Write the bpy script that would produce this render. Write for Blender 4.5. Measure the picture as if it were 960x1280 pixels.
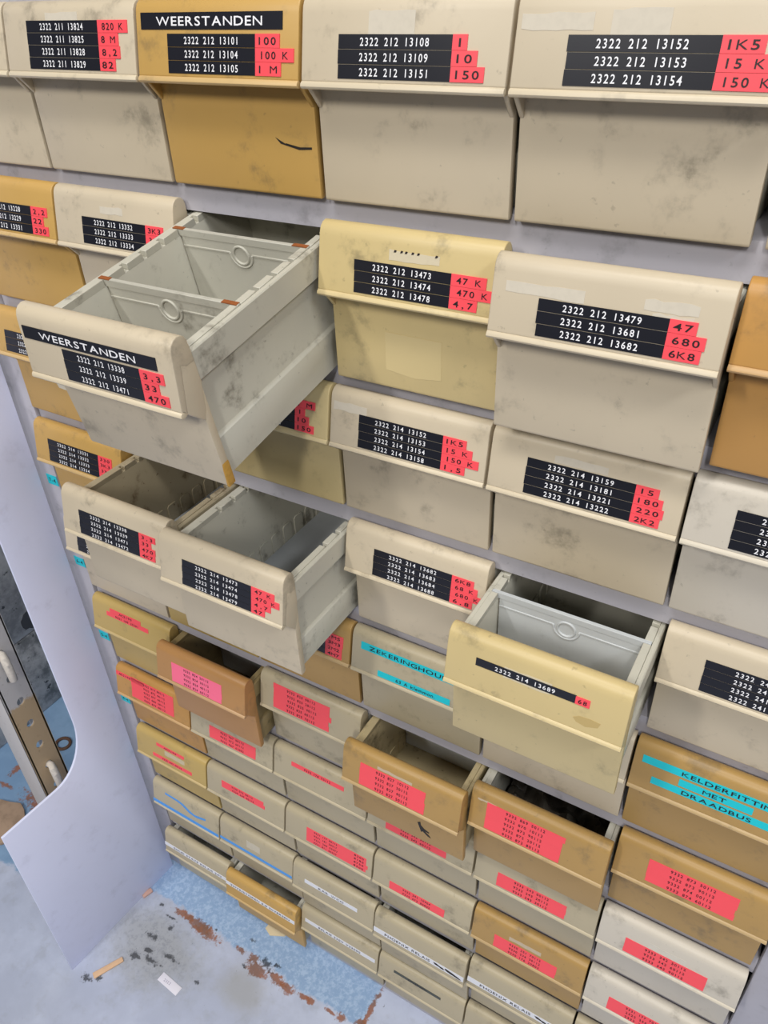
import bpy, bmesh, math, random
from mathutils import Vector, Matrix
from mathutils.geometry import tessellate_polygon

C = bpy.context.scene.collection
for o in list(bpy.data.objects):
    bpy.data.objects.remove(o, do_unlink=True)
S = 0.14                      # one drawer width in metres
FLOOR = -9.05                 # floor height, in drawer widths under the lip of the top row
PITCH = -0.928                # row spacing

# ------------------------------------------------------------------ camera, world, lights, exposure
cam_d = bpy.data.cameras.new('camera')
cam = bpy.data.objects.new('camera', cam_d); C.objects.link(cam)
cam_d.sensor_fit = 'VERTICAL'; cam_d.sensor_height = 36.0; cam_d.lens = 36.0 * 976.76 / 1280
cam_d.clip_start = 0.02; cam_d.clip_end = 60
rot = Matrix(((0.85964765, -0.26805141, 0.4349188), (0.5095876, 0.51057761, -0.69255396), (-0.03641974, 0.81698161, 0.57551251)))
cam.matrix_world = Matrix.Translation(Vector((5.35124, -3.21055, 0.45078)) * S) @ rot.to_4x4()
sc = bpy.context.scene
sc.camera = cam
sc.view_settings.view_transform = 'Standard'; sc.view_settings.look = 'None'
sc.view_settings.gamma = 1.0; sc.view_settings.exposure = -0.17
sc.view_settings.use_curve_mapping = False
w = bpy.data.worlds.new('room_light'); sc.world = w; w.use_nodes = True
w.node_tree.nodes['Background'].inputs[0].default_value = (0.93, 0.96, 1.0, 1)
w.node_tree.nodes['Background'].inputs[1].default_value = 0.12

def area(name, loc, target, sx, sy, power, col=(1, 0.97, 0.92)):
    l = bpy.data.lights.new(name, 'AREA'); l.shape = 'RECTANGLE'; l.size = sx; l.size_y = sy
    l.energy = power; l.color = col
    o = bpy.data.objects.new(name, l); C.objects.link(o); o.location = Vector(loc)
    o.rotation_euler = (Vector(target) - Vector(loc)).to_track_quat('-Z', 'Y').to_euler()
    return o
# ceiling fluorescent fixtures of the store room; the last lamp is an added fill
area('ceiling_and_fill_light', (-0.45, -2.50, 1.62), (-0.45, -2.2, 0.6), 0.18, 0.8, 42)
area('ceiling_and_fill_light', (1.43, -2.85, 1.62), (1.35, -2.5, 0.6), 0.18, 0.8, 50)
area('ceiling_and_fill_light', (0.50, -0.85, 1.75), (0.40, -0.55, -1.0), 1.3, 0.3, 28)
area('ceiling_and_fill_light', (2.45, -0.95, 1.75), (2.0, -0.8, -1.0), 1.3, 0.3, 35, (0.95, 0.97, 1.0))  # unseen fill lamp added on the right to brighten the white side panel

# ------------------------------------------------------------------ materials
def nt(name):
    m = bpy.data.materials.new(name); m.use_nodes = True
    t = m.node_tree; b = t.nodes['Principled BSDF']
    return m, t, b
def node(t, kind, **kw):
    n = t.nodes.new(kind)
    for k, v in kw.items():
        setattr(n, k, v)
    return n
def math_n(t, op, a, b=None):
    n = node(t, 'ShaderNodeMath', operation=op)
    for i, x in enumerate((a, b)):
        if x is None: continue
        if isinstance(x, (int, float)): n.inputs[i].default_value = x
        else: t.links.new(x, n.inputs[i])
    return n.outputs[0]
def mixc(t, fac, a, b):
    n = node(t, 'ShaderNodeMix', data_type='RGBA')
    if isinstance(fac, (int, float)): n.inputs[0].default_value = fac
    else: t.links.new(fac, n.inputs[0])
    for i, x in ((6, a), (7, b)):
        if isinstance(x, tuple): n.inputs[i].default_value = (*x[:3], 1)
        else: t.links.new(x, n.inputs[i])
    return n.outputs[2]
def ramp(t, fac, p0, p1):
    n = node(t, 'ShaderNodeMapRange'); n.interpolation_type = 'SMOOTHSTEP'
    n.inputs[1].default_value = p0; n.inputs[2].default_value = p1
    t.links.new(fac, n.inputs[0]); return n.outputs[0]
def srgb(r, g, b):
    f = lambda c: (c / 255 / 12.92) if c <= 10 else (((c / 255) + 0.055) / 1.055) ** 2.4
    return (f(r), f(g), f(b))
def coords(t, per_object=True):
    tc = node(t, 'ShaderNodeTexCoord')
    if not per_object: return tc.outputs['Object']
    oi = node(t, 'ShaderNodeObjectInfo')
    sc_ = node(t, 'ShaderNodeVectorMath', operation='SCALE'); sc_.inputs[0].default_value = (13.1, 7.7, 5.3)
    t.links.new(oi.outputs['Random'], sc_.inputs['Scale'])
    ad = node(t, 'ShaderNodeVectorMath', operation='ADD')
    t.links.new(tc.outputs['Object'], ad.inputs[0]); t.links.new(sc_.outputs[0], ad.inputs[1])
    return ad.outputs[0]
def noise(t, co, scale, detail=4, rough=0.6):
    n = node(t, 'ShaderNodeTexNoise'); n.inputs['Scale'].default_value = scale
    n.inputs['Detail'].default_value = detail; n.inputs['Roughness'].default_value = rough
    t.links.new(co, n.inputs['Vector']); return n.outputs[0]

def plastic(name, col, dirt=(0.10, 0.085, 0.06), amt=0.5, rough=0.42, spots=True):
    m, t, b = nt(name); co = coords(t)
    big = noise(t, co, 9, 3); mid = noise(t, co, 34, 5, .65); fine = noise(t, co, 150, 4); smear = noise(t, co, 17, 6, .7)
    c = mixc(t, math_n(t, 'MULTIPLY', ramp(t, big, 0.42, 0.72), 0.26 * amt), col, tuple(x * 0.6 for x in col))
    sm = math_n(t, 'MULTIPLY', ramp(t, mid, 0.50, 0.76), ramp(t, smear, 0.47, 0.66))
    c = mixc(t, math_n(t, 'MULTIPLY', sm, min(1, 1.0 * amt)), c, dirt)
    if spots:
        c = mixc(t, math_n(t, 'MULTIPLY', ramp(t, fine, 0.66, 0.73), 0.5 * amt), c, dirt)
    t.links.new(c, b.inputs['Base Color']); b.inputs['Roughness'].default_value = rough
    bp = node(t, 'ShaderNodeBump'); bp.inputs['Strength'].default_value = 0.05; bp.inputs['Distance'].default_value = 0.001
    t.links.new(fine, bp.inputs['Height']); t.links.new(bp.outputs[0], b.inputs['Normal'])
    return m
def plain(name, col, rough=0.5, metal=0.0, var=0.0, scale=60):
    m, t, b = nt(name)
    b.inputs['Roughness'].default_value = rough; b.inputs['Metallic'].default_value = metal
    co = coords(t); n = noise(t, co, scale, 4)
    c = mixc(t, math_n(t, 'MULTIPLY', ramp(t, n, 0.4, 0.75), max(var, 0.04)), col, tuple(x * 0.6 for x in col))
    t.links.new(c, b.inputs['Base Color'])
    return m

COL = {
    'ivory':   srgb(205, 191, 166),
    'pale':    srgb(206, 198, 184),
    'stone':   srgb(183, 171, 143),
    'cream':   srgb(208, 187, 134),
    'butter':  srgb(206, 187, 138),
    'tan':     srgb(190, 163, 98),
    'mustard': srgb(197, 158, 88),
    'orange':  srgb(192, 144, 78),
    'dun':     srgb(178, 143, 84),
    'ochre':   srgb(184, 136, 82),
}
MP = {k: plastic('plastic_' + k, v) for k, v in COL.items()}
MLIP = {k: plastic('pale_lip_' + k, (v[0] * .78 + .80 * .22, v[1] * .78 + .70 * .22, v[2] * .78 + .50 * .22), amt=0.35) for k, v in COL.items()}  # grip lip: each drawer colour mixed lighter, towards cream
M_RESC = {k: plain('residue_on_' + k, tuple(v[i] * .5 + (.64, .61, .54)[i] * .5 for i in range(3)), 0.65, var=0.15, scale=200) for k, v in COL.items()}
COLOF = {}
M_TUB = plastic('plastic_tub', srgb(198, 195, 181), amt=0.8)
M_TUBDIRTY = plastic('plastic_tub_stained', srgb(172, 160, 134), dirt=srgb(84, 58, 26), amt=1.5)
M_TUBDARK = plastic('plastic_tub_olive', srgb(150, 132, 92), dirt=srgb(60, 50, 35), amt=1.0)
M_TUBTAN = plastic('plastic_tub_tan', srgb(186, 170, 132), dirt=srgb(84, 70, 46), amt=1.3)
M_DIV = plastic('divider_grey', srgb(196, 200, 202), amt=0.25, spots=False)
M_DIVW = plastic('divider_stone', srgb(192, 190, 178), amt=0.7)
M_LINER = plastic('liner_grey', srgb(176, 180, 183), amt=0.3, spots=False)
M_BLACK = plain('black_tape', srgb(24, 25, 34), 0.32, var=0.1)
M_RED = plain('red_tape', srgb(250, 82, 92), 0.4, var=0.05)
M_CYAN = plain('cyan_tape', srgb(16, 196, 210), 0.4, var=0.05)
M_BLUE = plain('blue_tape', srgb(82, 152, 226), 0.45, var=0.2, scale=300)
M_PINKT = plain('pink_tape', srgb(255, 112, 146), 0.25, var=0.05)
M_WHITE = plain('white_tape', srgb(222, 224, 232), 0.45)
M_GREYT = plain('dark_grey_tape', srgb(74, 78, 74), 0.45, var=0.2)
M_TXTW = plain('white_print', srgb(240, 240, 244), 0.5)
M_TXTK = plain('black_print', srgb(30, 18, 22), 0.5)
M_RES = plain('sticker_residue', srgb(212, 204, 187), 0.65, var=0.12, scale=200)
M_STEEL = plastic('grey_painted_steel', srgb(180, 178, 187), dirt=(0.05, 0.05, 0.05), amt=0.35, rough=0.45)
M_DARKST = plain('dark_steel', srgb(60, 60, 64), 0.7)
M_RUST = plain('rust', srgb(150, 84, 36), 0.85, var=0.6, scale=300)
M_WORN = plain('worn_yellow_plastic', srgb(206, 158, 70), 0.6, var=0.4, scale=250)
M_INK = plain('black_ink', srgb(34, 28, 24), 0.6)
M_PANEL = plastic('white_lavender_panel', srgb(224, 229, 255), dirt=srgb(150, 150, 175), amt=0.16, rough=0.5, spots=False)
M_WOOD = plain('pale_wood', srgb(222, 184, 148), 0.7, var=0.25, scale=90)
M_PAPER = plain('white_paper', srgb(230, 228, 240), 0.7)
M_SCRAP = plain('cream_scrap', srgb(228, 208, 170), 0.7)
M_PINK = plain('pink_chip', srgb(214, 172, 158), 0.7, var=0.3)
M_BAG = plain('dark_plastic_film', srgb(104, 97, 86), 0.28)
M_HOOK = plain('white_chipped_paint', srgb(216, 208, 198), 0.55, var=0.4, scale=260)
M_BROWN = plain('brown_board', srgb(176, 150, 128), 0.8, var=0.7, scale=40)
M_HOLE = plain('hole_shadow_steel', srgb(40, 38, 36), 0.6)

def upright_material():
    m, t, b = nt('scuffed_upright_paint'); tc = node(t, 'ShaderNodeTexCoord')
    sep = node(t, 'ShaderNodeSeparateXYZ'); t.links.new(tc.outputs['Object'], sep.inputs[0])
    n = noise(t, tc.outputs['Object'], 24, 4); n2 = noise(t, tc.outputs['Object'], 120, 4)
    h = math_n(t, 'ADD', sep.outputs[2], math_n(t, 'MULTIPLY', math_n(t, 'SUBTRACT', n, 0.5), 0.06))
    face = ramp(t, sep.outputs[0], 0.0225, 0.0245)          # only the broad face lost its white coat low down
    fac = math_n(t, 'MULTIPLY', math_n(t, 'SUBTRACT', 1.0, ramp(t, h, 0.372, 0.380)), face)
    c = mixc(t, fac, srgb(206, 202, 200), srgb(196, 170, 134))
    c = mixc(t, math_n(t, 'MULTIPLY', ramp(t, n2, 0.62, 0.72), 0.35), c, srgb(110, 86, 56))
    t.links.new(c, b.inputs['Base Color']); b.inputs['Roughness'].default_value = 0.5
    return m
def scuffed_board(name, c1, c2):
    m, t, b = nt(name); co = coords(t)
    n1 = noise(t, co, 9, 5, 0.7); n2 = noise(t, co, 45, 4)
    c = mixc(t, ramp(t, n1, 0.42, 0.62), c1, c2)
    c = mixc(t, math_n(t, 'MULTIPLY', ramp(t, n2, 0.62, 0.68), 0.9), c, srgb(40, 42, 46))
    t.links.new(c, b.inputs['Base Color']); b.inputs['Roughness'].default_value = 0.6
    return m
def floor_material():
    m, t, b = nt('painted_concrete'); tc = node(t, 'ShaderNodeTexCoord'); co = tc.outputs['Object']
    sep = node(t, 'ShaderNodeSeparateXYZ'); t.links.new(co, sep.inputs[0])
    X, Y = sep.outputs[0], sep.outputs[1]
    n1 = noise(t, co, 6, 6, 0.65); n2 = noise(t, co, 30, 5, 0.65); n3 = noise(t, co, 140, 4, 0.7); n4 = noise(t, co, 16, 6, 0.75)
    c = mixc(t, ramp(t, n1, 0.35, 0.68), srgb(176, 184, 206), srgb(196, 204, 226))
    c = mixc(t, math_n(t, 'MULTIPLY', ramp(t, n2, 0.5, 0.72), 0.35), c, srgb(154, 158, 168))
    # dirtier grey patch in front of the white panel's foot
    def blob(x, y, rx, ry, wob=0.5, nn=n2, lo=0.6, hi=1.0):
        dx = math_n(t, 'DIVIDE', math_n(t, 'SUBTRACT', X, x * S), rx * S)
        dy = math_n(t, 'DIVIDE', math_n(t, 'SUBTRACT', Y, y * S), ry * S)
        d = math_n(t, 'ADD', math_n(t, 'SQRT', math_n(t, 'ADD', math_n(t, 'MULTIPLY', dx, dx), math_n(t, 'MULTIPLY', dy, dy))),
                   math_n(t, 'MULTIPLY', math_n(t, 'SUBTRACT', nn, 0.5), wob))
        return math_n(t, 'SUBTRACT', 1.0, ramp(t, d, lo, hi))
    c = mixc(t, math_n(t, 'MULTIPLY', blob(0.30, -0.80, 0.95, 0.55, 1.2, n4, 0.3, 1.2), 0.8), c, mixc(t, ramp(t, n3, 0.45, 0.65), srgb(160, 162, 164), srgb(140, 142, 144)))
    c = mixc(t, math_n(t, 'MULTIPLY', blob(1.55, -0.65, 0.45, 0.3, 1.0, n4, 0.3, 1.1), 0.5), c, srgb(160, 158, 148))
    # the stronger blue strip left along the foot of the rack, and the blue floor behind the panel
    yw = math_n(t, 'ADD', Y, math_n(t, 'MULTIPLY', math_n(t, 'SUBTRACT', n4, 0.5), 0.05))
    strip = ramp(t, yw, -0.315 * S, -0.27 * S)
    strip = math_n(t, 'MULTIPLY', strip, math_n(t, 'SUBTRACT', 1.0, ramp(t, X, 2.90 * S, 2.96 * S)))
    back = math_n(t, 'MULTIPLY', math_n(t, 'SUBTRACT', 1.0, ramp(t, X, -1.3 * S, -1.1 * S)), ramp(t, yw, -1.0 * S, -0.93 * S))
    bl = mixc(t, ramp(t, n3, 0.4, 0.66), srgb(142, 170, 206), srgb(170, 194, 224))
    c = mixc(t, strip, c, bl)
    c = mixc(t, back, c, mixc(t, ramp(t, n1, 0.4, 0.65), srgb(120, 152, 188), srgb(140, 172, 206)))
    # rust along the edge of the strip
    rust = mixc(t, ramp(t, n2, 0.42, 0.6), srgb(128, 92, 74), srgb(152, 96, 66))
    for (x, y, rx, ry) in ((0.60, -0.34, 0.20, 0.055), (0.78, -0.36, 0.16, 0.07), (0.40, -0.33, 0.14, 0.04), (1.27, -0.31, 0.06, 0.035), (1.46, -0.31, 0.07, 0.04),
                           (1.55, -0.39, 0.13, 0.07), (1.84, -0.37, 0.10, 0.05), (1.98, -0.38, 0.10, 0.05), (2.20, -0.36, 0.07, 0.03), (2.3, -0.36, 0.05, 0.03),
                           (2.55, -0.34, 0.07, 0.02), (2.68, -0.33, 0.05, 0.04), (2.93, -0.10, 0.03, 0.22), (2.91, -0.30, 0.05, 0.09),
                           (-3.17, -0.20, 0.13, 0.03), (-3.28, 0.10, 0.05, 0.16), (-2.45, -0.15, 0.35, 0.12)):
        c = mixc(t, math_n(t, 'MULTIPLY', blob(x, y, rx * 1.3, ry * 1.3, 2.4, n3, 0.5, 1.0), 0.9), c, rust)
    # black crumbs and smears of dirt
    for (x, y, rx, ry) in ((0.20, -0.98, 0.10, 0.06), (0.22, -0.72, 0.10, 0.05), (0.35, -0.53, 0.05, 0.05), (0.58, -0.80, 0.22, 0.035), (0.42, -0.93, 0.16, 0.05),
                           (0.30, -0.86, 0.10, 0.05), (-0.10, -1.45, 0.09, 0.05), (0.02, -1.38, 0.05, 0.05), (0.85, -0.28, 0.05, 0.03), (1.62, -0.29, 0.14, 0.07),
                           (1.75, -0.24, 0.05, 0.03), (0.05, -0.38, 0.04, 0.03), (1.32, -0.15, 0.05, 0.03), (0.25, -0.44, 0.10, 0.02), (1.05, -0.85, 0.04, 0.03), (1.4, -0.44, 0.04, 0.03)):
        c = mixc(t, math_n(t, 'MULTIPLY', blob(x, y, rx, ry, 3.4, n3, 0.25, 0.9), 0.85), c, srgb(48, 50, 54))
    crumb = math_n(t, 'MULTIPLY', ramp(t, n3, 0.69, 0.74), ramp(t, n4, 0.46, 0.56))
    c = mixc(t, math_n(t, 'MULTIPLY', crumb, 0.6), c, srgb(70, 70, 72))
    t.links.new(c, b.inputs['Base Color']); b.inputs['Roughness'].default_value = 0.48
    bp = node(t, 'ShaderNodeBump'); bp.inputs['Strength'].default_value = 0.15; bp.inputs['Distance'].default_value = 0.002
    t.links.new(n2, bp.inputs['Height']); t.links.new(bp.outputs[0], b.inputs['Normal'])
    return m

# ------------------------------------------------------------------ mesh helpers (all coordinates in drawer widths)
def mesh_from(bm, name, bevel=0.0, seg=2, ang=30, smooth=True):
    bmesh.ops.remove_doubles(bm, verts=bm.verts, dist=1e-6)
    bmesh.ops.recalc_face_normals(bm, faces=bm.faces)
    if bevel > 0:
        ed = [e for e in bm.edges if len(e.link_faces) == 2 and e.calc_face_angle(0) > math.radians(ang)]
        bmesh.ops.bevel(bm, geom=ed, offset=bevel, segments=seg, profile=0.5, affect='EDGES', clamp_overlap=True)
    for v in bm.verts: v.co *= S
    me = bpy.data.meshes.new(name); bm.to_mesh(me); bm.free()
    if smooth:
        for p in me.polygons: p.use_smooth = True
        me.set_sharp_from_angle(angle=math.radians(38))
    return me
def box(bm, x0, x1, y0, y1, z0, z1):
    v = [bm.verts.new(p) for p in ((x0, y0, z0), (x1, y0, z0), (x1, y1, z0), (x0, y1, z0), (x0, y0, z1), (x1, y0, z1), (x1, y1, z1), (x0, y1, z1))]
    for f in ((0, 3, 2, 1), (4, 5, 6, 7), (0, 1, 5, 4), (1, 2, 6, 5), (2, 3, 7, 6), (3, 0, 4, 7)):
        bm.faces.new([v[i] for i in f])
def prism(bm, poly, a, b, axis):
    """poly of 2-D points extruded from a to b along axis ('x': poly is (y,z); 'y': (x,z); 'z': (x,y))."""
    mk = {'x': lambda p, t: (t, p[0], p[1]), 'y': lambda p, t: (p[0], t, p[1]), 'z': lambda p, t: (p[0], p[1], t)}[axis]
    A = [bm.verts.new(mk(p, a)) for p in poly]; B = [bm.verts.new(mk(p, b)) for p in poly]
    n = len(poly)
    for i in range(n):
        bm.faces.new((A[i], A[(i + 1) % n], B[(i + 1) % n], B[i]))
    cap(bm, poly, A, B)
def cap(bm, poly, A, B):
    for tri in tessellate_polygon([[Vector((p[0], p[1], 0)) for p in poly]]):
        bm.faces.new([A[i] for i in tri]); bm.faces.new([B[i] for i in reversed(tri)])
def tube(bm, pts, r, seg=10, closed=False):
    pts = [Vector(p) for p in pts]; n = len(pts); rings = []
    up = Vector((0.13, 0.31, 0.94))
    for i, p in enumerate(pts):
        if closed: d = pts[(i + 1) % n] - pts[i - 1]
        else: d = pts[min(i + 1, n - 1)] - pts[max(i - 1, 0)]
        d.normalize(); a = d.cross(up).normalized(); b = d.cross(a)
        rr = r[i] if isinstance(r, (list, tuple)) else r
        rings.append([bm.verts.new(p + (a * math.cos(2 * math.pi * k / seg) + b * math.sin(2 * math.pi * k / seg)) * rr) for k in range(seg)])
    for i in range(n if closed else n - 1):
        A, B = rings[i], rings[(i + 1) % n]
        for k in range(seg):
            bm.faces.new((A[k], A[(k + 1) % seg], B[(k + 1) % seg], B[k]))
    if not closed:
        bm.faces.new(rings[0]); bm.faces.new(list(reversed(rings[-1])))
def new(name, me, mat, parent=None):
    o = bpy.data.objects.new(name, me); C.objects.link(o)
    if mat is not None:
        if len(me.materials) == 0: me.materials.append(None)
        o.material_slots[0].link = 'OBJECT'; o.material_slots[0].material = mat
    if parent: o.parent = parent
    return o
def tag(o, label, cat, group=None):
    o['label'] = label; o['category'] = cat
    if group: o['group'] = group
    return o
def empty(name, loc, label=None, cat=None, group=None):
    o = bpy.data.objects.new(name, None); C.objects.link(o); o.location = Vector(loc) * S
    o.empty_display_size = 0.02
    if label: tag(o, label, cat, group)
    return o

# ------------------------------------------------------------------ lettering: glyph outlines, one cached mesh per character
GL = {}
def glyph(ch):
    if ch in GL: return GL[ch]
    cu = bpy.data.curves.new('g', 'FONT'); cu.body = ch; cu.size = 1.0; cu.offset = 0.0 if ch in 'MWNK' else 0.012; cu.resolution_u = 3
    ob = bpy.data.objects.new('g', cu)
    me = bpy.data.meshes.new_from_object(ob)
    vs = [(v.co.x, v.co.y) for v in me.vertices]; fs = [tuple(p.vertices) for p in me.polygons]
    bpy.data.objects.remove(ob); bpy.data.meshes.remove(me); bpy.data.curves.remove(cu)
    GL[ch] = (vs, fs, min(v[0] for v in vs), max(v[0] for v in vs)); return GL[ch]
def text_mesh(s, x0, x1, base, cap, place, mono=False):
    """flat lettering between x0 and x1; place(x, h) gives the 3-D point."""
    pen = 0.0; items = []
    for ch in s:
        if ch == ' ': pen += 0.42 if not mono else 0.62; continue
        vs, fs, a, b = glyph(ch)
        if mono: off = pen + 0.31 - (a + b) / 2; adv = 0.64
        else: off = pen - a; adv = (b - a) + 0.13
        items.append((vs, fs, off)); pen += adv
    lo = min(o + min(v[0] for v in vs) for vs, fs, o in items); hi = max(o + max(v[0] for v in vs) for vs, fs, o in items)
    ky = cap / 0.727; k = min((x1 - x0) / max(hi - lo, 1e-6), 1.7 * ky)
    x0 = x0 + max(0, ((x1 - x0) - k * (hi - lo)) / 2)
    V = []; F = []
    for vs, fs, o in items:
        b0 = len(V)
        V += [Vector(place(x0 + (v[0] + o - lo) * k, base + v[1] * ky)) * S for v in vs]
        F += [tuple(i + b0 for i in f) for f in fs]
    me = bpy.data.meshes.new('lettering'); me.from_pydata(V, [], F); me.update()
    return me

# ------------------------------------------------------------------ structure
bm = bmesh.new(); box(bm, -16, 16, -18, 8, FLOOR - 0.6, FLOOR)
fl = new('floor', mesh_from(bm, 'floor', smooth=False), floor_material()); fl['kind'] = 'structure'
bm = bmesh.new(); box(bm, -16, 16, 7.0, 7.6, FLOOR, 12)
wb = new('wall_back', mesh_from(bm, 'wall_back', smooth=False), plain('wall_paint', srgb(170, 172, 176), 0.8)); wb['kind'] = 'structure'

# ------------------------------------------------------------------ the rack
rack = empty('drawer_rack', (3.0, 1.0, FLOOR), 'tall grey steel rack standing on the blue floor and filled with plastic drawers', 'rack')
def rackpart(name, me, mat):
    o = new(name, me, mat, rack); o.location = -Vector((3.0, 1.0, FLOOR)) * S; return o
DEPTH = 2.15
TOP = 0.62
bm = bmesh.new(); box(bm, -0.42, 6.25, DEPTH, DEPTH + 0.03, FLOOR + 0.02, TOP)
rackpart('back_panel', mesh_from(bm, 'back_panel'), M_DARKST)
for x0, x1 in ((-0.42, -0.395), (6.225, 6.25)):
    bm = bmesh.new(); box(bm, x0, x1, 0.20, DEPTH, FLOOR, TOP)
    rackpart('side_panel', mesh_from(bm, 'side_panel'), M_STEEL)
for x0, x1 in ((-0.42, -0.03), (6.042, 6.25)):
    bm = bmesh.new(); box(bm, x0, x1, 0.135, 0.20, FLOOR, TOP)
    post = rackpart('front_post', mesh_from(bm, 'front_post', bevel=0.012), M_STEEL)
    if x0 < 0:
        lp = post
for i in range(-1, 10):
    z = PITCH * i; bm = bmesh.new()
    drop = -0.66 if i < 9 else FLOOR - z + 0.002
    prism(bm, [(0.172, -0.52), (0.182, -0.492), (0.205, -0.482), (DEPTH, -0.482), (DEPTH, -0.502), (0.212, -0.502), (0.200, -0.515), (0.200, drop), (0.172, drop)], -0.028, 6.04, 'x')
    for v in bm.verts: v.co.z += z
    rackpart('shelf' if i < 9 else 'bottom_shelf', mesh_from(bm, 'shelf'), M_STEEL)
bm = bmesh.new(); box(bm, -0.42, 6.25, 0.135, DEPTH, TOP, TOP + 0.03)
rackpart('top_panel', mesh_from(bm, 'top_panel'), M_STEEL)
# small cyan number tags on the left post
for k, (zz, s) in enumerate(((-3.09, '7-4'), (-3.99, '6-4'), (-4.93, '5-4'), (-5.86, '4-4'), (-6.72, '3-4'))):
    bm = bmesh.new(); box(bm, -0.165, -0.035, 0.1325, 0.1355, zz - 0.05, zz + 0.05)
    t = rackpart('number_tag', mesh_from(bm, 'number_tag', smooth=False), M_CYAN); t['label'] = 'small cyan number tag'
    me = text_mesh(s, -0.14, -0.06, zz - 0.02, 0.04, lambda x, h: (x, 0.1315, h))
    new('lettering', me, M_TXTK, t)

# ------------------------------------------------------------------ the drawer parts; local origin at the shelf edge under the drawer (x centre, y .2, z -.48)
PIV = Vector((0.5, 0.2, -0.48))
def loc(bm):
    for v in bm.verts: v.co -= PIV
    return bm
g = 0.009
bm = bmesh.new()
prism(bm, [(0, .030), (.052, .285), (.059, .309), (.070, .328), (.088, .342), (.112, .348), (.136, .342), (.153, .327), (.162, .305), (.166, .25), (.166, .20), (.116, .20), (.085, .22), (.030, .0)], g, 1 - g, 'x')
for x0 in (g + 0.002, 1 - g - 0.024):
    prism(bm, [(.030, .002), (.116, -.095), (.140, -.040), (.168, .090), (.168, .243), (.085, .243)], x0, x0 + 0.022, 'x')
ME_FRONT = mesh_from(loc(bm), 'front_panel', bevel=0.009, seg=3, ang=45)
bm = bmesh.new()
prism(bm, [(.034, .008), (.026, .000), (.008, -.004), (-.007, -.001), (-.012, .009), (-.009, .020), (.000, .028), (.014, .034)], g, 1 - g, 'x')
ME_LIP = mesh_from(loc(bm), 'grip_lip', bevel=0.005, seg=2, ang=50)
bm = bmesh.new()
prism(bm, [(.116, -.49), (.120, -.505), (.150, -.505), (.163, -.49), (.163, .21), (.116, .21)], g + 0.004, 1 - g - 0.004, 'x')
ME_WALL = mesh_from(loc(bm), 'front_wall', bevel=0.006, seg=2, ang=40)
L = 1.72
SLOT = [0.55 + 0.145 * k for k in range(8)]
def tub_mesh():
    bm = bmesh.new()
    for mir in (0, 1):
        fx = (lambda x: 1 - x) if mir else (lambda x: x)
        prof = [(.014, .238), (.020, .245), (.042, .245), (.042, .215), (.082, .215), (.085, .21), (.085, -.47), (.036, -.47), (.034, -.25), (.056, -.235), (.056, .085), (.014, .095)]
        prism(bm, [(fx(a), b) for a, b in prof], .155, L, 'y')
        ys = [0.157] + sum([[s - .014, s + .014] for s in SLOT], []) + [L]
        for k in range(0, len(ys), 2):
            a, b = ys[k], ys[k + 1]
            x0, x1 = sorted((fx(.043), fx(.085)))
            box(bm, x0, x1, a, b, .21, .250)
            if k:
                x0, x1 = sorted((fx(.084), fx(.094)))
                prism(bm, [(a + .006, -.47), (b - .006, -.47), (b - .006, -.315), (b - .022, -.295), (a + .022, -.295), (a + .006, -.315)], x0, x1, 'x')
    box(bm, .05, .95, L - .03, L, -.47, .16)
    return mesh_from(loc(bm), 'tub', bevel=0.003, seg=1, ang=50)
ME_TUB = tub_mesh()
bm = bmesh.new(); box(bm, .05, .95, .155, L - .02, -.47, -.455); ME_BOT = mesh_from(loc(bm), 'floor_panel')
bm = bmesh.new(); box(bm, .096, .904, .158, L - .035, -.4535, -.447); ME_LINER = mesh_from(loc(bm), 'bottom_liner')
def divider_mesh():
    bm = bmesh.new()
    box(bm, .094, .906, -.009, .009, -.445, .215)
    box(bm, .045, .955, -.012, .012, .212, .252)
    R = 0.076
    for x0, x1 in ((.094, .5 - R + .004), (.5 + R - .004, .906)): box(bm, x0, x1, -.013, -.006, .152, .163)
    arc = [(.5 + R * math.cos(a), -.010, .158 + R * math.sin(a)) for a in [math.pi + math.pi * k / 16 for k in range(17)]]
    tube(bm, arc, .006, 8)
    tube(bm, [(.5 + .050 * math.cos(2 * math.pi * k / 28), -.010, .150 + .050 * math.sin(2 * math.pi * k / 28)) for k in range(28)], .0075, 8, True)
    return mesh_from(bm, 'divider', bevel=0.002, seg=1, ang=50)
ME_DIV = divider_mesh()

# panel plane: point for (u along the drawer, s up the slanted face, d off the surface)
E1 = Vector((0, .052, .255)).normalized(); NRM = Vector((0, -E1.z, E1.y))
def onpanel(u, s, d=0.003):
    return Vector((u, 0, .030)) + E1 * (s + 0.004) + NRM * d - PIV
def strip_mesh(u0, u1, s0, s1, th=0.003, skew=0.0, name='label_tape'):
    bm = bmesh.new()
    pts = [(u0, s0), (u1, s0 - skew), (u1, s1 - skew), (u0, s1)]
    A = [bm.verts.new(onpanel(u, s, -0.001)) for u, s in pts]; B = [bm.verts.new(onpanel(u, s, th)) for u, s in pts]
    bm.faces.new(B); bm.faces.new(list(reversed(A)))
    for i in range(4): bm.faces.new((A[i], A[(i + 1) % 4], B[(i + 1) % 4], B[i]))
    return mesh_from(bm, name, smooth=False)
def poly_panel(pts, th=0.003, name='sticker'):
    bm = bmesh.new(); A = [bm.verts.new(onpanel(u, s, -0.001)) for u, s in pts]; B = [bm.verts.new(onpanel(u, s, th)) for u, s in pts]
    bm.faces.new(B); bm.faces.new(list(reversed(A))); n = len(pts)
    for i in range(n): bm.faces.new((A[i], A[(i + 1) % n], B[(i + 1) % n], B[i]))
    return mesh_from(bm, name, smooth=False)
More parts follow.
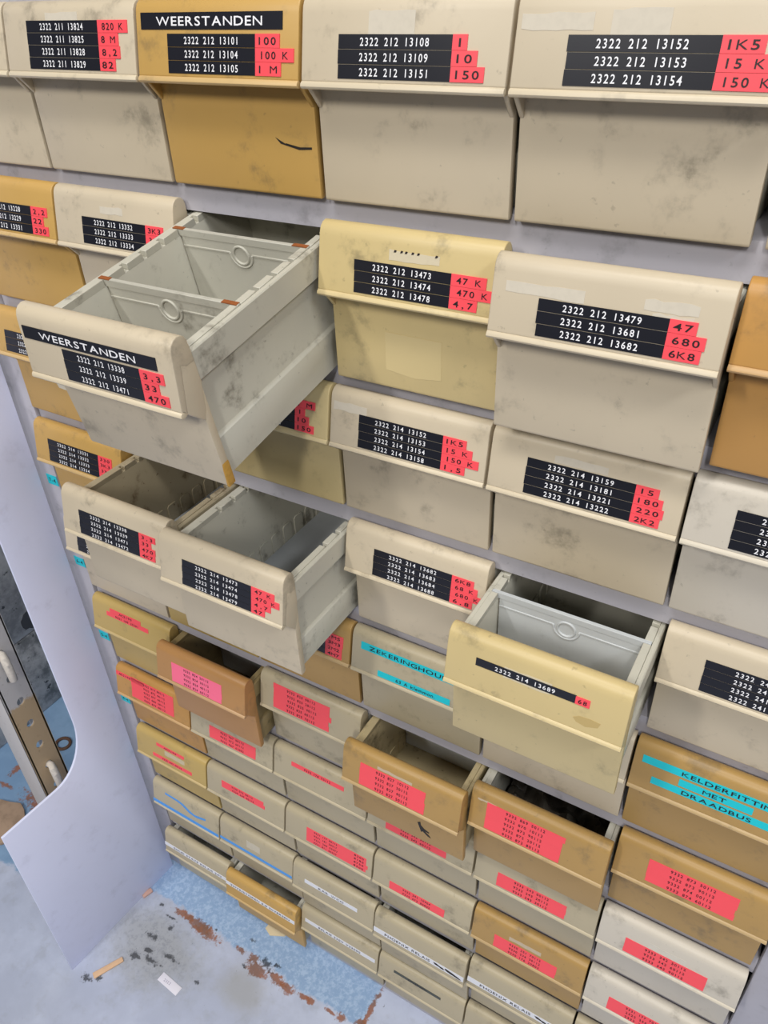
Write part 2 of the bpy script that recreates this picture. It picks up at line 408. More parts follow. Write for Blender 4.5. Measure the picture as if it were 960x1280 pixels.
def wall_patch(pts, name):                    # a flat mark on the lower front wall, pts in (u, z)
    bm = bmesh.new(); A = [bm.verts.new(Vector((u, .1165, z)) - PIV) for u, z in pts]; B = [bm.verts.new(Vector((u, .1145, z)) - PIV) for u, z in pts]
    bm.faces.new(B); bm.faces.new(list(reversed(A))); n = len(pts)
    for i in range(n): bm.faces.new((A[i], A[(i + 1) % n], B[(i + 1) % n], B[i]))
    return mesh_from(bm, name, smooth=False)
rnd = random.Random(4)
def tape(parent, name, u0, u1, s0, s1, mat, txt=None, tmat=None, tx=(0.2, 0.8), cap=0.55, mono=True, th=0.003, label=None):
    o = new(name, strip_mesh(u0, u1, s0, s1, th, name=name), mat, parent)
    if label: o['label'] = label
    if txt:
        h = abs(s1 - s0); b = min(s0, s1) + h * (1 - cap) / 2; w = u1 - u0
        me = text_mesh(txt, u0 + w * tx[0], u0 + w * tx[1], b, h * cap, lambda x, y: onpanel(x, y, th + 0.0015), mono)
        new('lettering', me, tmat, o)
    return o
def black_block(p, lines, tags, u0=0.205, u1=0.757, s_top=0.155, h=0.056, tx=(0.2, 0.8), stag=0.0):
    s_top += max(0, .008 - (s_top - len(lines) * h))
    for k, ln in enumerate(lines):
        a = s_top - k * h; j = stag * k + rnd.uniform(-.003, .003)
        tape(p, 'label_tape', u0 + j, u1 + j, a - h + 0.0012, a - 0.0012, M_BLACK, ln, M_TXTW, tx, 0.58, label='black label tape with white print')
    for k, tg in enumerate(tags):
        if not tg: continue
        a = s_top - k * h; j = stag * k
        wdt = 0.028 + 0.036 * len(tg)
        tape(p, 'value_tag', u1 + j - .004, u1 + j + wdt + rnd.uniform(-.004, .01), a - h + .0006, a - .0006, M_RED, tg, M_TXTK, (0.16, 0.86), 0.56, th=0.0045, label='red value tag with black print')
def red_block(p, lines, u0=0.2, u1=0.757, s_top=0.2, h=0.05, tx=(0.25, 0.75), ext=None, mat=None):
    s_top += max(0, .008 - (s_top - len(lines) * h))
    for k, ln in enumerate(lines):
        a = s_top - k * h; e = (ext[k] if ext else 0)
        tape(p, 'label_tape', u0 + rnd.uniform(-.002, .002), u1 + e + rnd.uniform(-.004, .004), a - h, a + .0002, mat or M_RED, ln, M_TXTK, tx, 0.5, label='red label tape with black print')
def residue(p, u0, u1, s0, s1):
    n = 7; pts = []
    for k in range(n): pts.append((u0 + (u1 - u0) * k / (n - 1), s0 + rnd.uniform(-.004, .004)))
    for k in range(n): pts.append((u1 - (u1 - u0) * k / (n - 1), s1 + rnd.uniform(-.004, .004)))
    o = new('sticker_residue', poly_panel(pts, 0.0012, 'sticker_residue'), M_RESC[COLOF[p.name]], p); o['label'] = 'pale sticker residue'

DXR = {'A': -.01, 'B': .012, 'C': -.028, 'D': .004, 'E': -.014, 'F': .012, 'G': .018, 'H': .022, 'I': .006, 'J': -.008}
DRAWERS = {}
def drawer(key, colour, label, pull=0.0, tilt=0.0, tub=None, dx=0.0, wall=None):
    r, c = key[0], int(key[1]); i = 'ABCDEFGHIJ'.index(r)
    root = empty('storage_drawer', (c + 0.5 + DXR[r] + dx, 0.2 - pull * math.cos(tilt), PITCH * i - 0.48 - pull * math.sin(tilt)), label, 'drawer', 'plastic drawers in the grey rack')
    root.rotation_euler = (tilt, 0, 0)
    new('front_panel', ME_FRONT, MP[colour], root); new('grip_lip', ME_LIP, MLIP[colour], root)
    new('front_wall', ME_WALL, MP[wall or colour], root)
    new('tub', ME_TUB, tub or M_TUB, root); new('floor_panel', ME_BOT, tub or M_TUB, root)
    DRAWERS[key] = root; COLOF[root.name] = colour
    return root
def add_divider(p, y, mat, label=None):
    o = new('divider', ME_DIV, mat, p); o.location = (Vector((0, y, 0)) - PIV) * S
    return o

R, T212, T214 = None, '2322 212 ', '2322 214 '
# ---- top row
d = drawer('A0', 'ivory', 'ivory drawer cut off by the left photo edge in the top row, unlabelled')
d = drawer('A1', 'ivory', 'ivory drawer with four black tapes 2322 211 13824 to 13829, top row')
black_block(d, ['2322 211 13824', '2322 211 13825', '2322 211 13828', '2322 211 13829'], ['820 K', '8 M', '8,2', '82'], .198, .745, .222, .0565)
residue(d, .35, .595, .232, .268)
d = drawer('A2', 'mustard', 'mustard yellow drawer headed WEERSTANDEN with tapes 13101, 13104 and 13105, top row')
tape(d, 'label_tape', .045, .905, .192, .262, M_BLACK, 'WEERSTANDEN', M_TXTW, (.12, .87), .55, False, label='black heading tape')
black_block(d, [T212 + '13101', T212 + '13104', T212 + '13105'], ['100', '100 K', '1 M'], .213, .757, .163, .056)
for pts in ([(.74, -.235), (.80, -.262), (.80, -.268), (.77, -.262)], [(.80, -.258), (.885, -.272), (.955, -.268), (.955, -.278), (.88, -.284), (.80, -.268)]):
    o = new('crack_mark', wall_patch(pts, 'crack_mark'), M_INK, d); o['label'] = 'dark crack mark'
d = drawer('A3', 'ivory', 'ivory drawer with black tapes 2322 212 13108, 13109 and 13151, top row')
black_block(d, [T212 + '13108', T212 + '13109', T212 + '13151'], ['1', '10', '150'], .204, .751, .157, .056, stag=.001)
residue(d, .35, .57, .17, .26)
d = drawer('A4', 'ivory', 'ivory drawer with black tapes 2322 212 13152, 13153 and 13154, right end of top row')
black_block(d, [T212 + '13152', T212 + '13153', T212 + '13154'], ['1K5', '15 K', '150 K'], .224, .77, .15, .056)
residue(d, .03, .31, .19, .245); residue(d, .375, .585, .155, .255)
d = drawer('A5', 'ivory', 'ivory drawer of which only a corner sliver shows at the right photo edge, top row', dx=.03)
# ---- second row
d = drawer('B0', 'mustard', 'mustard yellow drawer with tapes 13228, 13229 and 13331 at the left of the second row')
black_block(d, [T212 + '13228', T212 + '13229', T212 + '13331'], ['2,2', '22', '330'], .24, .79, .168, .056)
d = drawer('B1', 'ivory', 'ivory drawer with black tapes 13332, 13333 and 13334, beside the pulled out WEERSTANDEN drawer')
black_block(d, [T212 + '13332', T212 + '13333', T212 + '13334'], ['3K3', '33 K', '330 K'], .25, .78, .155, .052)
residue(d, .41, .596, .195, .235)
d = drawer('B2', 'ivory', 'ivory drawer pulled far out and drooping, headed WEERSTANDEN with tapes 13338, 13339 and 13471', 1.015, .18)
tape(d, 'label_tape', .035, .895, .174, .236, M_BLACK, 'WEERSTANDEN', M_TXTW, (.12, .87), .55, False, label='black heading tape')
black_block(d, [T212 + '13338', T212 + '13339', T212 + '13471'], ['3,3', '33', '470'], .285, .785, .145, .052)
for y in (SLOT[0], SLOT[4]):
    dv = add_divider(d, y, M_DIVW)
    for x0, x1 in ((.048, .125), (.86, .952)):
        bm = bmesh.new(); box(bm, x0, x1, -.013, .013, .2505, .2545)
        st = new('rust_stain', mesh_from(bm, 'rust_stain', smooth=False), M_RUST, dv); st['label'] = 'orange rust stain'
bm = bmesh.new(); prism(bm, [(.981, -.40), (.9885, -.36), (.9885, -.5065), (.972, -.5065), (.977, -.46)], .1145, .165, 'y')
o = new('worn_corner', mesh_from(loc(bm), 'worn_corner', bevel=.004), M_WORN, d); o['label'] = 'chipped yellow corner'
d = drawer('B3', 'cream', 'cream yellow drawer with tapes 2322 212 13473 to 13478, right of the drooping drawer', .04)
black_block(d, [T212 + '13473', T212 + '13474', T212 + '13478'], ['47 K', '470 K', '4,7'], .225, .757, .155, .053)
residue(d, .415, .685, .187, .232)
bm = bmesh.new()
for k, u in enumerate((.44, .475, .50, .535, .565, .66)):
    pts = [(u, .222), (u + .012, .224), (u + .016, .233), (u + .004, .234)]
    B = [bm.verts.new(onpanel(a, b, .003)) for a, b in pts]; bm.faces.new(B)
new('pen_trace', mesh_from(bm, 'pen_trace', smooth=False), M_TXTK, d)['label'] = 'faded pen trace'
o = new('sticker_residue', wall_patch([(.33, -.19), (.66, -.19), (.66, -.40), (.50, -.42), (.33, -.40)], 'sticker_residue'), plain('faint_residue', srgb(209, 189, 138), .6), d)
d = drawer('B4', 'ivory', 'ivory drawer slightly pulled out with tapes 2322 212 13479, 13681 and 13682', .17)
black_block(d, [T212 + '13479', T212 + '13681', T212 + '13682'], ['47', '680', '6K8'], .23, .775, .15, .053)
residue(d, .073, .42, .172, .218); residue(d, .662, .873, .183, .228); residue(d, .70, .86, .145, .178)
d = drawer('B5', 'orange', 'orange yellow drawer without a label in view at the right photo edge, second row', .08)
# ---- third row
d = drawer('C0', 'mustard', 'mustard yellow drawer with a torn label scrap on its lower front, third row')
black_block(d, [T214 + '13101', T214 + '13104', T214 + '13105'], ['100', '100 K', '1 M'], .115, .665, .17, .053, tx=(.26, .82))
o = new('sticker_residue', wall_patch([(.38, -.12), (.70, -.10), (.70, -.20), (.84, -.205), (.84, -.26), (.60, -.25), (.44, -.24)], 'sticker_residue'), M_RES, d)
d = drawer('C1', 'ivory', 'ivory drawer hidden behind the drooping WEERSTANDEN drawer, third row')
d = drawer('C2', 'butter', 'yellowed drawer with red tags 1, 10 and 150 partly behind the drooping drawer, third row')
black_block(d, [T214 + '13105', T214 + '13108', T214 + '13109', T214 + '13151'], ['1 M', '1', '10', '150'], .21, .764, .187, .049)
d = drawer('C3', 'ivory', 'ivory drawer with four tapes 2322 214 13152, 13153, 13154 and 13158')
black_block(d, [T214 + '13152', T214 + '13153', T214 + '13154', T214 + '13158'], ['1K5', '15 K', '150 K', '1,5'], .203, .738, .187, .049)
residue(d, .03, .25, .20, .25)
d = drawer('C4', 'ivory', 'ivory drawer with four tapes 2322 214 13159, 13181, 13221 and 13222')
black_block(d, [T214 + '13159', T214 + '13181', T214 + '13221', T214 + '13222'], ['15', '180', '220', '2K2'], .21, .766, .19, .049)
residue(d, .35, .62, .21, .25)
d = drawer('C5', 'pale', 'off white drawer at the right photo edge with four black tapes cut off, third row')
black_block(d, [T214 + '13223', T214 + '13224', T214 + '13228', T214 + '13229'], ['22', '220 K', '2,2', '22'], .218, .77, .197, .049)
# ---- fourth row
d = drawer('D0', 'mustard', 'mustard yellow drawer with tapes 2322 214 13331 to 13334, left end of fourth row')
black_block(d, [T214 + '13331', T214 + '13332', T214 + '13333', T214 + '13334'], ['330', '3K3', '33 K', '330'], .172, .75, .193, .047)
d = drawer('D1', 'ivory', 'pulled out ivory drawer stained brown inside, tapes 2322 214 13338 to 13472', .575, 0, M_TUBDIRTY)
black_block(d, [T214 + '13338', T214 + '13339', T214 + '13471', T214 + '13472'], ['3,3', '33', '470', '4K7'], .179, .759, .19, .0455)
new('bottom_liner', ME_LINER, M_LINER, d)['label'] = 'light grey bottom liner'
d = drawer('D2', 'ivory', 'pulled out ivory drawer with clean grey bottom, tapes 2322 214 13473 to 13479', .65)
black_block(d, [T214 + '13473', T214 + '13474', T214 + '13478', T214 + '13479'], ['47 K', '470 K', '4,7', '47'], .203, .763, .183, .0455)
new('bottom_liner', ME_LINER, M_LINER, d)['label'] = 'light grey bottom liner'
d = drawer('D3', 'ivory', 'closed ivory drawer with four tapes 2322 214 13682, 13683, 13684 and 13688')
black_block(d, [T214 + '13682', T214 + '13683', T214 + '13684', T214 + '13688'], ['6K8', '68 K', '680 K', '6,8'], .221, .773, .185, .047)
d = drawer('D4', 'cream', 'pulled out cream yellow drawer with one black tape 2322 214 13689 and a grey divider', .545, wall='butter')
residue(d, .34, .60, .14, .205)
tape(d, 'label_tape', .183, .729, .150, .197, M_BLACK, T214 + '13689', M_TXTW, (.2, .8), .52, label='black label tape with white print')
tape(d, 'value_tag', .726, .80, .150, .195, M_RED, '68', M_TXTK, (.2, .8), .55, th=.0045, label='red value tag with black print')
add_divider(d, SLOT[0], M_DIV)
o = new('stain', poly_panel([(.73, .066), (.76, .085), (.82, .09), (.87, .085), (.86, .055), (.80, .035), (.75, .045)], .001, 'stain'), plain('brown_stain', srgb(188, 164, 108), .5), d); o['label'] = 'brownish stain'
d = drawer('D5', 'ivory', 'ivory drawer with four black tapes starting 2322 241, right end of fourth row')
black_block(d, ['2322 241 13101', '2322 241 13102', '2322 241 13103', '2322 241 13104'], ['100', '1K', '10 K', '1 M'], .228, .78, .203, .0485, tx=(.27, .85))
# ---- fifth row
d = drawer('E0', 'ivory', 'ivory drawer mostly behind the stained open drawer, end of a black tape showing, fifth row')
black_block(d, [T214 + '13690', T214 + '13691', T214 + '13692', T214 + '13693'], ['1', '10', '100', '1K'], .168, .74, .19, .0505)
d = drawer('E1', 'tan', 'tan drawer almost hidden behind two open drawers, fifth row')
d = drawer('E2', 'dun', 'orange drawer with red tags 3M3, 2M2 and 4M7, left of the cyan ZEKERINGHOUDERS drawer')
black_block(d, [T214 + '23331', T214 + '23332', T214 + '23333', T214 + '23334'], ['1M5', '3M3', '2M2', '4M7'], .225, .79, .193, .049)
d = drawer('E3', 'stone', 'greyish ivory drawer with cyan ZEKERINGHOUDERS tapes beside the cream open drawer')
tape(d, 'label_tape', .086, .98, .180, .240, M_CYAN, 'ZEKERINGHOUDERS', M_TXTK, (.03, .97), .55, False, label='cyan heading tape')
tape(d, 'label_tape', .233, .80, .006, .054, M_CYAN, '63 A klemmon.', M_TXTK, (.26, .80), .55, False, label='cyan label tape')
d = drawer('E4', 'ivory', 'ivory drawer with only its right end visible behind the cream open drawer, fifth row')
d = drawer('E5', 'dun', 'orange tan drawer with three cyan tapes reading KELDERFITTING MET DRAADBUS')
tape(d, 'label_tape', .060, .97, .188, .240, M_CYAN, 'KELDERFITTING', M_TXTK, (.17, .93), .58, False, label='cyan heading tape')
tape(d, 'label_tape', .283, .69, .122, .170, M_CYAN, 'MET', M_TXTK, (.30, .68), .6, False, label='cyan label tape')
tape(d, 'label_tape', .134, .92, .060, .108, M_CYAN, 'DRAADBUS', M_TXTK, (.20, .74), .6, False, label='cyan label tape')
# ---- sixth row
d = drawer('F0', 'tan', 'tan yellow drawer with a stepped two line red tape, left end of sixth row', 0, 0, M_TUBTAN)
red_block(d, ['AC2190'], .245, .64, .262, .046, (.30, .72)); red_block(d, ['9331 100 20301'], .20, .735, .217, .045, (.22, .76))
d = drawer('F1', 'ochre', 'orange brown drawer pulled out with a glossy pink four line label, sixth row', .185, 0, M_TUBDARK)
red_block(d, ['9332 824 20112', '9332 824 30112', '9332 824 40112', '9332 824 60112'], .187, .745, .192, .0485, mat=M_PINKT)
add_divider(d, SLOT[1], M_DIV)
d = drawer('F2', 'stone', 'greyish ivory drawer with a five line red 9332 825 label, sixth row')
red_block(d, ['9332 825 00112', '9332 825 20112', '9332 825 40112', '9332 825 60112', '9332 825 70112'], .15, .70, .265, .049, ext=[0, 0, .025, 0, 0])
d = drawer('F3', 'dun', 'orange drawer pulled out with red 9332 827 label and black ink marks below', .275, 0, M_TUBTAN)
red_block(d, ['9332 827 10112', '9332 827 30112', '9332 827 40112', '9332 827 50112'], .165, .712, .212, .052)
add_divider(d, SLOT[2], M_DIV)
residue(d, .31, .60, .225, .25)
for pts in ([(.66, -.11), (.70, -.12), (.73, -.16), (.79, -.20), (.78, -.215), (.71, -.195), (.70, -.21), (.68, -.17)],
            [(.60, -.28), (.625, -.26), (.63, -.30), (.66, -.33), (.70, -.345), (.70, -.36), (.66, -.355), (.70, -.385), (.715, -.41), (.69, -.405), (.645, -.37), (.63, -.385), (.615, -.33)]):
    new('ink_mark', wall_patch(pts, 'ink_mark'), M_INK, d)['label'] = 'black ink mark'
d = drawer('F4', 'dun', 'mustard drawer pulled out with a five line red 9332 869 label and dark film inside', .15, 0, M_TUB)
red_block(d, ['9332 869 50112', '9332 870 10112', '9332 872 90112', '9332 872 20112', '9332 872 80112'], .133, .685, .235, .0475, ext=[.015, 0, 0, 0, 0])
residue(d, .06, .2, .235, .25)
film_drawer = d
d = drawer('F5', 'dun', 'orange tan drawer with a four line red 9332 873 label, right end of sixth row')
red_block(d, ['9332 873 50112', '9332 873 90112', '9332 874 00112', '9332 874 60112'], .223, .775, .223, .0475)
# ---- seventh row
d = drawer('G0', 'orange', 'orange drawer with a stepped five line red label, left end of seventh row')
red_block(d, ['AC2190'], .02, .40, .262, .046, (.10, .52)); red_block(d, ['9332 874 80112', '9332 875 90112', '9332 877 40112', '9332 880 50112', '9332 893 60112'], .226, .788, .268, .0475, (.3, .8))
d = drawer('G1', 'stone', 'greyish ivory drawer with three line red 9332 967 label, seventh row')
red_block(d, ['9332 967 00112', '9332 972 60112', '9332 967 61002'], .245, .80, .162, .047)
d = drawer('G2', 'stone', 'greyish ivory drawer with a single slim red tape 9332 178 70112')
red_block(d, ['9332 178 70112'], .205, .757, .222, .046)
d = drawer('G3', 'stone', 'greyish ivory drawer with its red tape half behind the ink marked open drawer')
red_block(d, ['9332 242 30112', '9332 242 60112'], .19, .76, .105, .046)
d = drawer('G4', 'stone', 'greyish ivory drawer with three line red 9333 243 label')
red_block(d, ['9333 243 00112', '9333 243 20112', '9333 243 30112'], .20, .757, .153, .046)
d = drawer('G5', 'pale', 'off white drawer with three line red 9333 342 label, right end of seventh row')
red_block(d, ['9333 342 50112', '9333 342 60112', '9333 342 90112'], .203, .77, .15, .046)
residue(d, .36, .62, .155, .205)
# ---- eighth row
d = drawer('H0', 'tan', 'yellowish tan drawer with two separate red tapes, left end of eighth row')
red_block(d, ['AC2190'], .306, .70, .245, .04); red_block(d, ['9330 003 00112'], .246, .795, .085, .042)
residue(d, .42, .70, .13, .185)
d = drawer('H1', 'stone', 'greyish ivory drawer with a two line red 9330 label, right of a yellowish tan drawer')
red_block(d, ['9330 012 00112', '9330 230 00112'], .207, .75, .214, .043, ext=[-.01, .01])
d = drawer('H2', 'stone', 'greyish ivory drawer with a wide two column red label, eighth row')
for k, (a, b) in enumerate((('9331 177 00112', '8200'), ('9331 181 50317', '8180'), ('9331 200 50477', '8750'), ('9331 811 50327', '8200'))):
    s = .205 - k * .043
    o = tape(d, 'label_tape', .262, .93 + (.02 if k == 2 else 0), s - .043, s, M_RED, a, M_TXTK, (.13, .52), .5, label='red label tape with black print')
    new('lettering', text_mesh(b, .80, .905, s - .032, .0215, lambda x, y: onpanel(x, y, .0045), True), M_TXTK, o)
d = drawer('H3', 'stone', 'greyish ivory drawer with a two line red 9332 291 label, eighth row')
red_block(d, ['9332 291 10904', '9332 672 80802'], .186, .74, .092, .045)
d = drawer('H4', 'dun', 'mustard drawer with a three line red label peeling at its corner, eighth row')
red_block(d, ['9330 251 70112', '9330 236 30112', '9330 176 20803'], .215, .765, .125, .046)
residue(d, .34, .62, .17, .21)
d = drawer('H5', 'pale', 'off white drawer with a stepped red label at the bottom right, eighth row')
red_block(d, ['9331 177 70112', '2322 256 40105', '2322 258 30105'], .20, .75, .135, .046, ext=[0, .03, .03])
# ---- ninth row
d = drawer('I0', 'stone', 'greyish ivory drawer with a bent piece of blue tape, left end of ninth row')
tape(d, 'label_tape', .005, .985, .0, .040, M_BLUE, label='blue tape along the lip')
new('label_tape', poly_panel([(.20, .222), (.40, .215), (.47, .20), (.56, .155), (.64, .132), (.80, .165), (.80, .138), (.66, .105), (.56, .118), (.45, .175), (.38, .19), (.20, .196)], .003, 'label_tape'), M_BLUE, d)['label'] = 'bent scrap of blue tape'
d = drawer('I1', 'stone', 'greyish ivory drawer with blue tape along its lip and a square residue patch')
tape(d, 'label_tape', .010, .985, .022, .056, M_BLUE, label='blue tape along the lip')
residue(d, .38, .56, .11, .205)
d = drawer('I2', 'stone', 'ivory drawer with a short white RAIL label, above the white RELAIS 220V drawer', .02)
tape(d, 'label_tape', .161, .80, .120, .168, M_WHITE, 'RAIL WCO', M_TXTK, (.26, .76), .5, False, label='white label tape')
d = drawer('I3', 'stone', 'left one of two ivory drawers with white tape and black marker strokes, slightly open', .04)
def phoenix(d, u1):
    tape(d, 'label_tape', .01, u1, .045, .105, M_WHITE, 'PHOENIX RELAIS', M_TXTK, (.13, .64), .52, False, label='white label tape')
    for pts in ([(.67, .088), (.70, .092), (.735, .080), (.775, .078), (.79, .062), (.755, .060), (.73, .068), (.69, .070)], [(.80, .092), (.85, .086), (.93, .070), (.965, .058), (.95, .052), (.87, .058), (.82, .064), (.79, .076)]):
        new('marker_stroke', poly_panel(pts, .005, 'marker_stroke'), M_INK, d)['label'] = 'black marker stroke'
phoenix(d, .985)
d = drawer('I4', 'stone', 'right one of two ivory drawers with white tape and black marker strokes')
phoenix(d, .985)
d = drawer('I5', 'stone', 'ivory drawer showing only its top edge, right end of ninth row')
# ---- bottom row
d = drawer('J0', 'stone', 'ivory drawer with a long white SOLID STATE RELAIS strip, left end of bottom row', .05)
tape(d, 'label_tape', .005, 1.0 - g, .075, .125, M_WHITE, 'SOLID STATE RELAIS 24V', M_TXTK, (.10, .96), .5, False, label='white label strip')
d = drawer('J1', 'mustard', 'golden yellow drawer slightly open with a long white strip, bottom row', .10)
tape(d, 'label_tape', g, .985, .135, .185, M_WHITE, 'THYRISTOREN 5,0 DIVERSEN', M_TXTK, (.05, .95), .5, False, label='white label strip')
d = drawer('J2', 'stone', 'ivory drawer with a white RELAIS 220V tape, right of the golden yellow drawer')
tape(d, 'label_tape', .06, .96, .125, .175, M_WHITE, 'RELAIS 220V V23000', M_TXTK, (.20, .80), .5, False, label='white label tape')
d = drawer('J3', 'stone', 'ivory drawer with a slim dark grey tape, bottom row')
tape(d, 'label_tape', .19, .735, .165, .20, M_GREYT, 'DIVERSEN', M_TXTK, (.22, .80), .55, False, label='dark grey label tape')
d = drawer('J4', 'stone', 'ivory drawer cut off by the bottom photo edge, bottom row')

# crumpled film lying in the pulled-out mustard drawer
bm = bmesh.new(); rf = random.Random(9); N = 26
gr = [[bm.verts.new((.11 + .78 * i / N, .20 + 1.0 * j / N, -.17 + .05 * math.sin(i * .9 + 1.3 * math.sin(j * .7)) + .04 * math.sin(j * 1.1 + i * .45) + rf.uniform(-.025, .025))) for j in range(N + 1)] for i in range(N + 1)]
for i in range(N):
    for j in range(N): bm.faces.new((gr[i][j], gr[i + 1][j], gr[i + 1][j + 1], gr[i][j + 1]))
edge = [gr[i][0] for i in range(N + 1)] + [gr[N][j] for j in range(1, N + 1)] + [gr[i][N] for i in range(N - 1, -1, -1)] + [gr[0][j] for j in range(N - 1, 0, -1)]
low = [bm.verts.new((v.co.x, v.co.y, -.452)) for v in edge]
for k in range(len(edge)): bm.faces.new((edge[k], edge[(k + 1) % len(edge)], low[(k + 1) % len(edge)], low[k]))
bm.faces.new(low)
film = new('plastic_bag', mesh_from(loc(bm), 'plastic_bag'), M_BAG)
film.location = film_drawer.location
tag(film, 'crumpled dark plastic bag lying inside the open mustard drawer', 'bag')

# ------------------------------------------------------------------ white side panel with the rounded cut-out
P0 = Vector((-.197, .085)); PD = (Vector((-.320, -1.50)) - P0).normalized()   # along the floor, towards the viewer
out = [(0.0, FLOOR), (1.565, FLOOR), (1.545, -6.41), (.92, -6.39)]
for k in range(1, 13):
    a = math.radians(-90 - 90 * k / 12)
    out.append((.92 + .42 * math.cos(a), -5.75 + .64 * math.sin(a)))
out += [(.50, -5.6), (.505, -4.0), (.51, 1.0), (0.0, 1.0)]
bm = bmesh.new(); nn = Vector((-PD.y, PD.x)) * 0.028
if nn.x > 0: nn = -nn
def pp(a, z, off): q = P0 + PD * a + (nn if off else Vector((0, 0))); return (q.x, q.y, z)
A = [bm.verts.new(pp(a, z, 0)) for a, z in out]; B = [bm.verts.new(pp(a, z, 1)) for a, z in out]
for i in range(len(out)): bm.faces.new((A[i], A[(i + 1) % len(out)], B[(i + 1) % len(out)], B[i]))
cap(bm, out, A, B)
o = new('side_panel', mesh_from(bm, 'side_panel', bevel=.004, seg=2, ang=40), M_PANEL)
tag(o, 'white lavender side panel with a rounded cut-out standing on the floor beside the rack', 'panel')

# ------------------------------------------------------------------ things seen through the cut-out
up = empty('perforated_post', (-1.77, -.398, FLOOR), 'scuffed white post with a row of holes, worn brown low down, behind the panel', 'post')
W_, D_, H_ = .37, .36, 6.2
bm = bmesh.new()
# bent C-section: front flange, holed web facing the aisle, back flange
hz = [.40 + .38 * k for k in range(15)]; hr = .05; SEG = 16
ys = [(-.02 * 0), D_]
def web(bm, x):
    # web built as stacked square cells, each with a round hole
    zb = 0.0
    for z in hz:
        z0, z1 = z - .19, z + .19
        if zb < z0 - 1e-6:
            f = [bm.verts.new((x, 0, zb)), bm.verts.new((x, D_, zb)), bm.verts.new((x, D_, z0)), bm.verts.new((x, 0, z0))]; bm.faces.new(f)
        inner = [bm.verts.new((x, D_ / 2 + hr * math.cos(2 * math.pi * k / SEG), z + hr * 1.15 * math.sin(2 * math.pi * k / SEG))) for k in range(SEG)]
        outer = []
        for k in range(SEG):
            c_, s_ = math.cos(2 * math.pi * k / SEG), math.sin(2 * math.pi * k / SEG)
            m_ = max(abs(c_), abs(s_))
            outer.append(bm.verts.new((x, D_ / 2 + D_ / 2 * c_ / m_, z + .19 * s_ / m_)))
        for k in range(SEG):
            bm.faces.new((inner[k], inner[(k + 1) % SEG], outer[(k + 1) % SEG], outer[k]))
        zb = z1
    f = [bm.verts.new((x, 0, zb)), bm.verts.new((x, D_, zb)), bm.verts.new((x, D_, H_)), bm.verts.new((x, 0, H_))]; bm.faces.new(f)
web(bm, W_ / 2)
bmw = mesh_from(bm, 'web', smooth=False)
sol = new('web', bmw, upright_material(), up); md = sol.modifiers.new('thick', 'SOLIDIFY'); md.thickness = .004; md.offset = -1
for nm, y0, y1 in (('flange', 0.0, .03), ('flange', D_ - .03, D_)):
    bm = bmesh.new(); box(bm, -W_ / 2, W_ / 2, y0, y1, 0, H_)
    new(nm, mesh_from(bm, 'flange', bevel=.006), sol.material_slots[0].material, up)
for k, (zc, lab) in enumerate(((.40 + .38 * 3, 'white bent hook on the worn brown lower part of the post'), (.40 + .38 * 8, 'white bent hook on the white upper part of the post'))):
    bm = bmesh.new(); x = -1.77 + W_ / 2; y = -.398 + D_ / 2; z = FLOOR + zc
    tube(bm, [(x - .06, y, z), (x + .05, y, z + .01), (x + .10, y - .02, z - .01), (x + .125, y - .03, z - .06), (x + .13, y - .03, z - .17), (x + .13, y - .03, z - .31)], [.042, .042, .046, .046, .046, .044], 12)
    tag(new('hook', mesh_from(bm, 'hook', bevel=.004, ang=60), M_HOOK), lab, 'hook', 'white hooks on the perforated post')
M_B1 = scuffed_board('scuffed_grey_board', srgb(170, 172, 176), srgb(126, 128, 132))
M_B2 = scuffed_board('scuffed_dark_board', srgb(178, 180, 184), srgb(104, 108, 112))
bm = bmesh.new(); prism(bm, [(-4.6, FLOOR), (-3.8, FLOOR), (-3.8, -7.58), (-4.6, -7.58)], -.6, 3.6, 'y')
o = new('crate', mesh_from(bm, 'crate', bevel=.02), M_B2); tag(o, 'scuffed grey crate standing on the blue floor behind the perforated post', 'crate')
bm = bmesh.new(); prism(bm, [(-4.6, -7.575), (-3.8, -7.575), (-3.8, -4.6), (-4.6, -4.6)], -.6, 3.6, 'y')
o = new('crate', mesh_from(bm, 'crate', bevel=.03), M_B1); tag(o, 'mottled grey crate with a dark worn spot, stacked on the lower grey crate', 'crate')
bm = bmesh.new(); rf = random.Random(3)
pts = [(1.36 + (.17 + .02 * rf.uniform(-1, 1)) * math.cos(2 * math.pi * k / 18), -7.35 + (.17 + .03 * rf.uniform(-1, 1)) * math.sin(2 * math.pi * k / 18)) for k in range(18)]
prism(bm, pts, -3.803, -3.795, 'x'); sp = new('worn_spot', mesh_from(bm, 'worn_spot'), plain('worn_dark', srgb(66, 68, 74), .7), o); sp['label'] = 'dark worn spot'
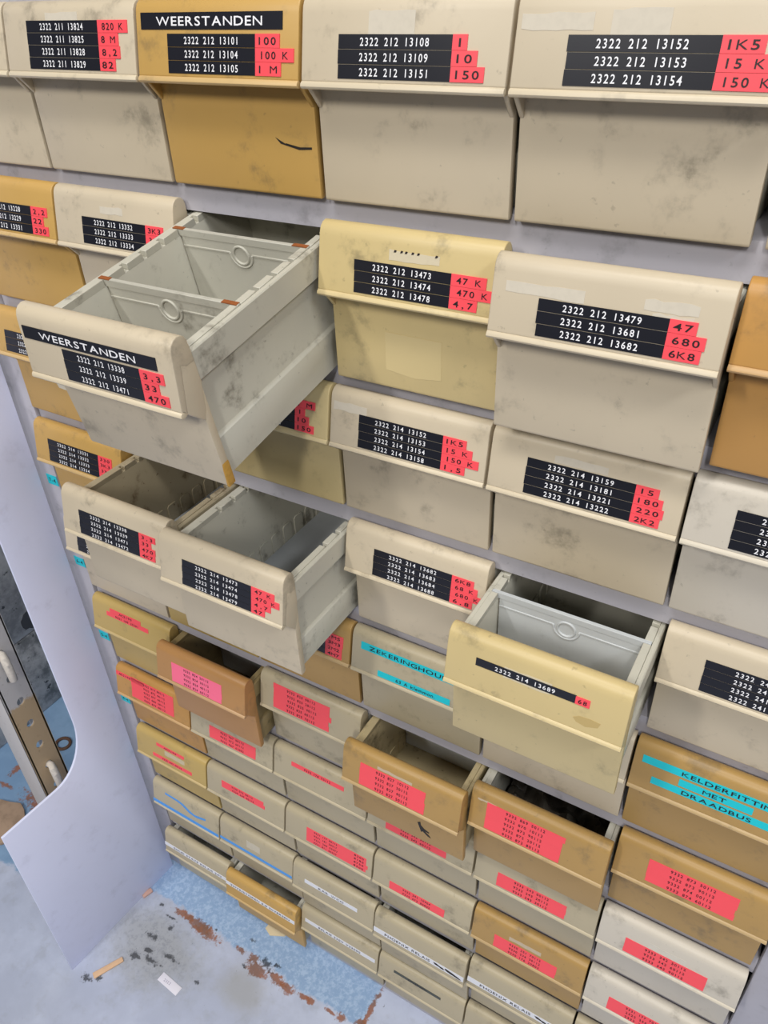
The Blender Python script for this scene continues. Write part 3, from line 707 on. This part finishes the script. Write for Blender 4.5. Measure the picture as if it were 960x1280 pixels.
# torn brown board on the floor
bm = bmesh.new(); rf = random.Random(5)
pts = [(-3.35, -.72), (-3.0, -.40), (-2.85, -.36), (-2.70, -.30), (-2.58, -.34), (-2.46, -.42), (-2.38, -.56), (-2.30, -.66), (-2.42, -.85), (-2.70, -.98), (-3.1, -1.05)]
prism(bm, pts, FLOOR + .001, FLOOR + .05, 'z')
o = new('board_scrap', mesh_from(bm, 'board_scrap', bevel=.008), M_BROWN); tag(o, 'torn brown board scrap lying on the floor left behind the panel', 'scrap')
bm = bmesh.new(); tube(bm, [(-3.02 + .11 * math.cos(2 * math.pi * k / 24), .71 + .10 * math.sin(2 * math.pi * k / 24), FLOOR + .018) for k in range(24)], .024, 8, True)
o = new('rusty_ring', mesh_from(bm, 'rusty_ring'), plain('rust_brown', srgb(96, 70, 56), .8, var=.4)); tag(o, 'small rusty ring lying on the blue floor right of the perforated post', 'ring')

# ------------------------------------------------------------------ litter on the floor
def sliver(name, a, b, wid, th, mat, label, cat, taper=1.0):
    a, b = Vector(a), Vector(b); d = (b - a).normalized(); n = Vector((-d.y, d.x)) * wid / 2
    bm = bmesh.new(); prism(bm, [tuple(a + n), tuple(a - n), tuple(b - n * taper), tuple(b + n * taper)], FLOOR + .001, FLOOR + .001 + th, 'z')
    return tag(new(name, mesh_from(bm, name, bevel=min(th * .3, .006)), mat), label, cat)
sliver('wood_stick', (-.045, -1.40), (.115, -1.09), .075, .02, M_WOOD, 'flat pale wooden stick lying by the foot of the white panel', 'stick', .8)
p = sliver('paper_label', (.635, -1.005), (.94, -1.03), .10, .006, M_PAPER, 'small white paper label lying on the floor', 'paper')
me = text_mesh('2322', .70, .80, -1.03, .03, lambda x, y: (x, y, FLOOR + .0085)); new('lettering', me, plain('faint_print', srgb(176, 172, 190), .7), p)
sliver('pink_chip', (-.235, -.42), (-.19, -.30), .07, .03, M_PINK, 'tiny pinkish chip on the floor at the end of the white panel', 'scrap', .8)
bm = bmesh.new(); prism(bm, [(1.37, .13), (1.36, .03), (1.46, -.01), (1.62, .07), (1.64, .13)], FLOOR + .001, FLOOR + .012, 'z')
tag(new('paper_scrap', mesh_from(bm, 'paper_scrap'), M_SCRAP), 'cream paper scrap on the blue floor against the foot of the rack', 'paper')
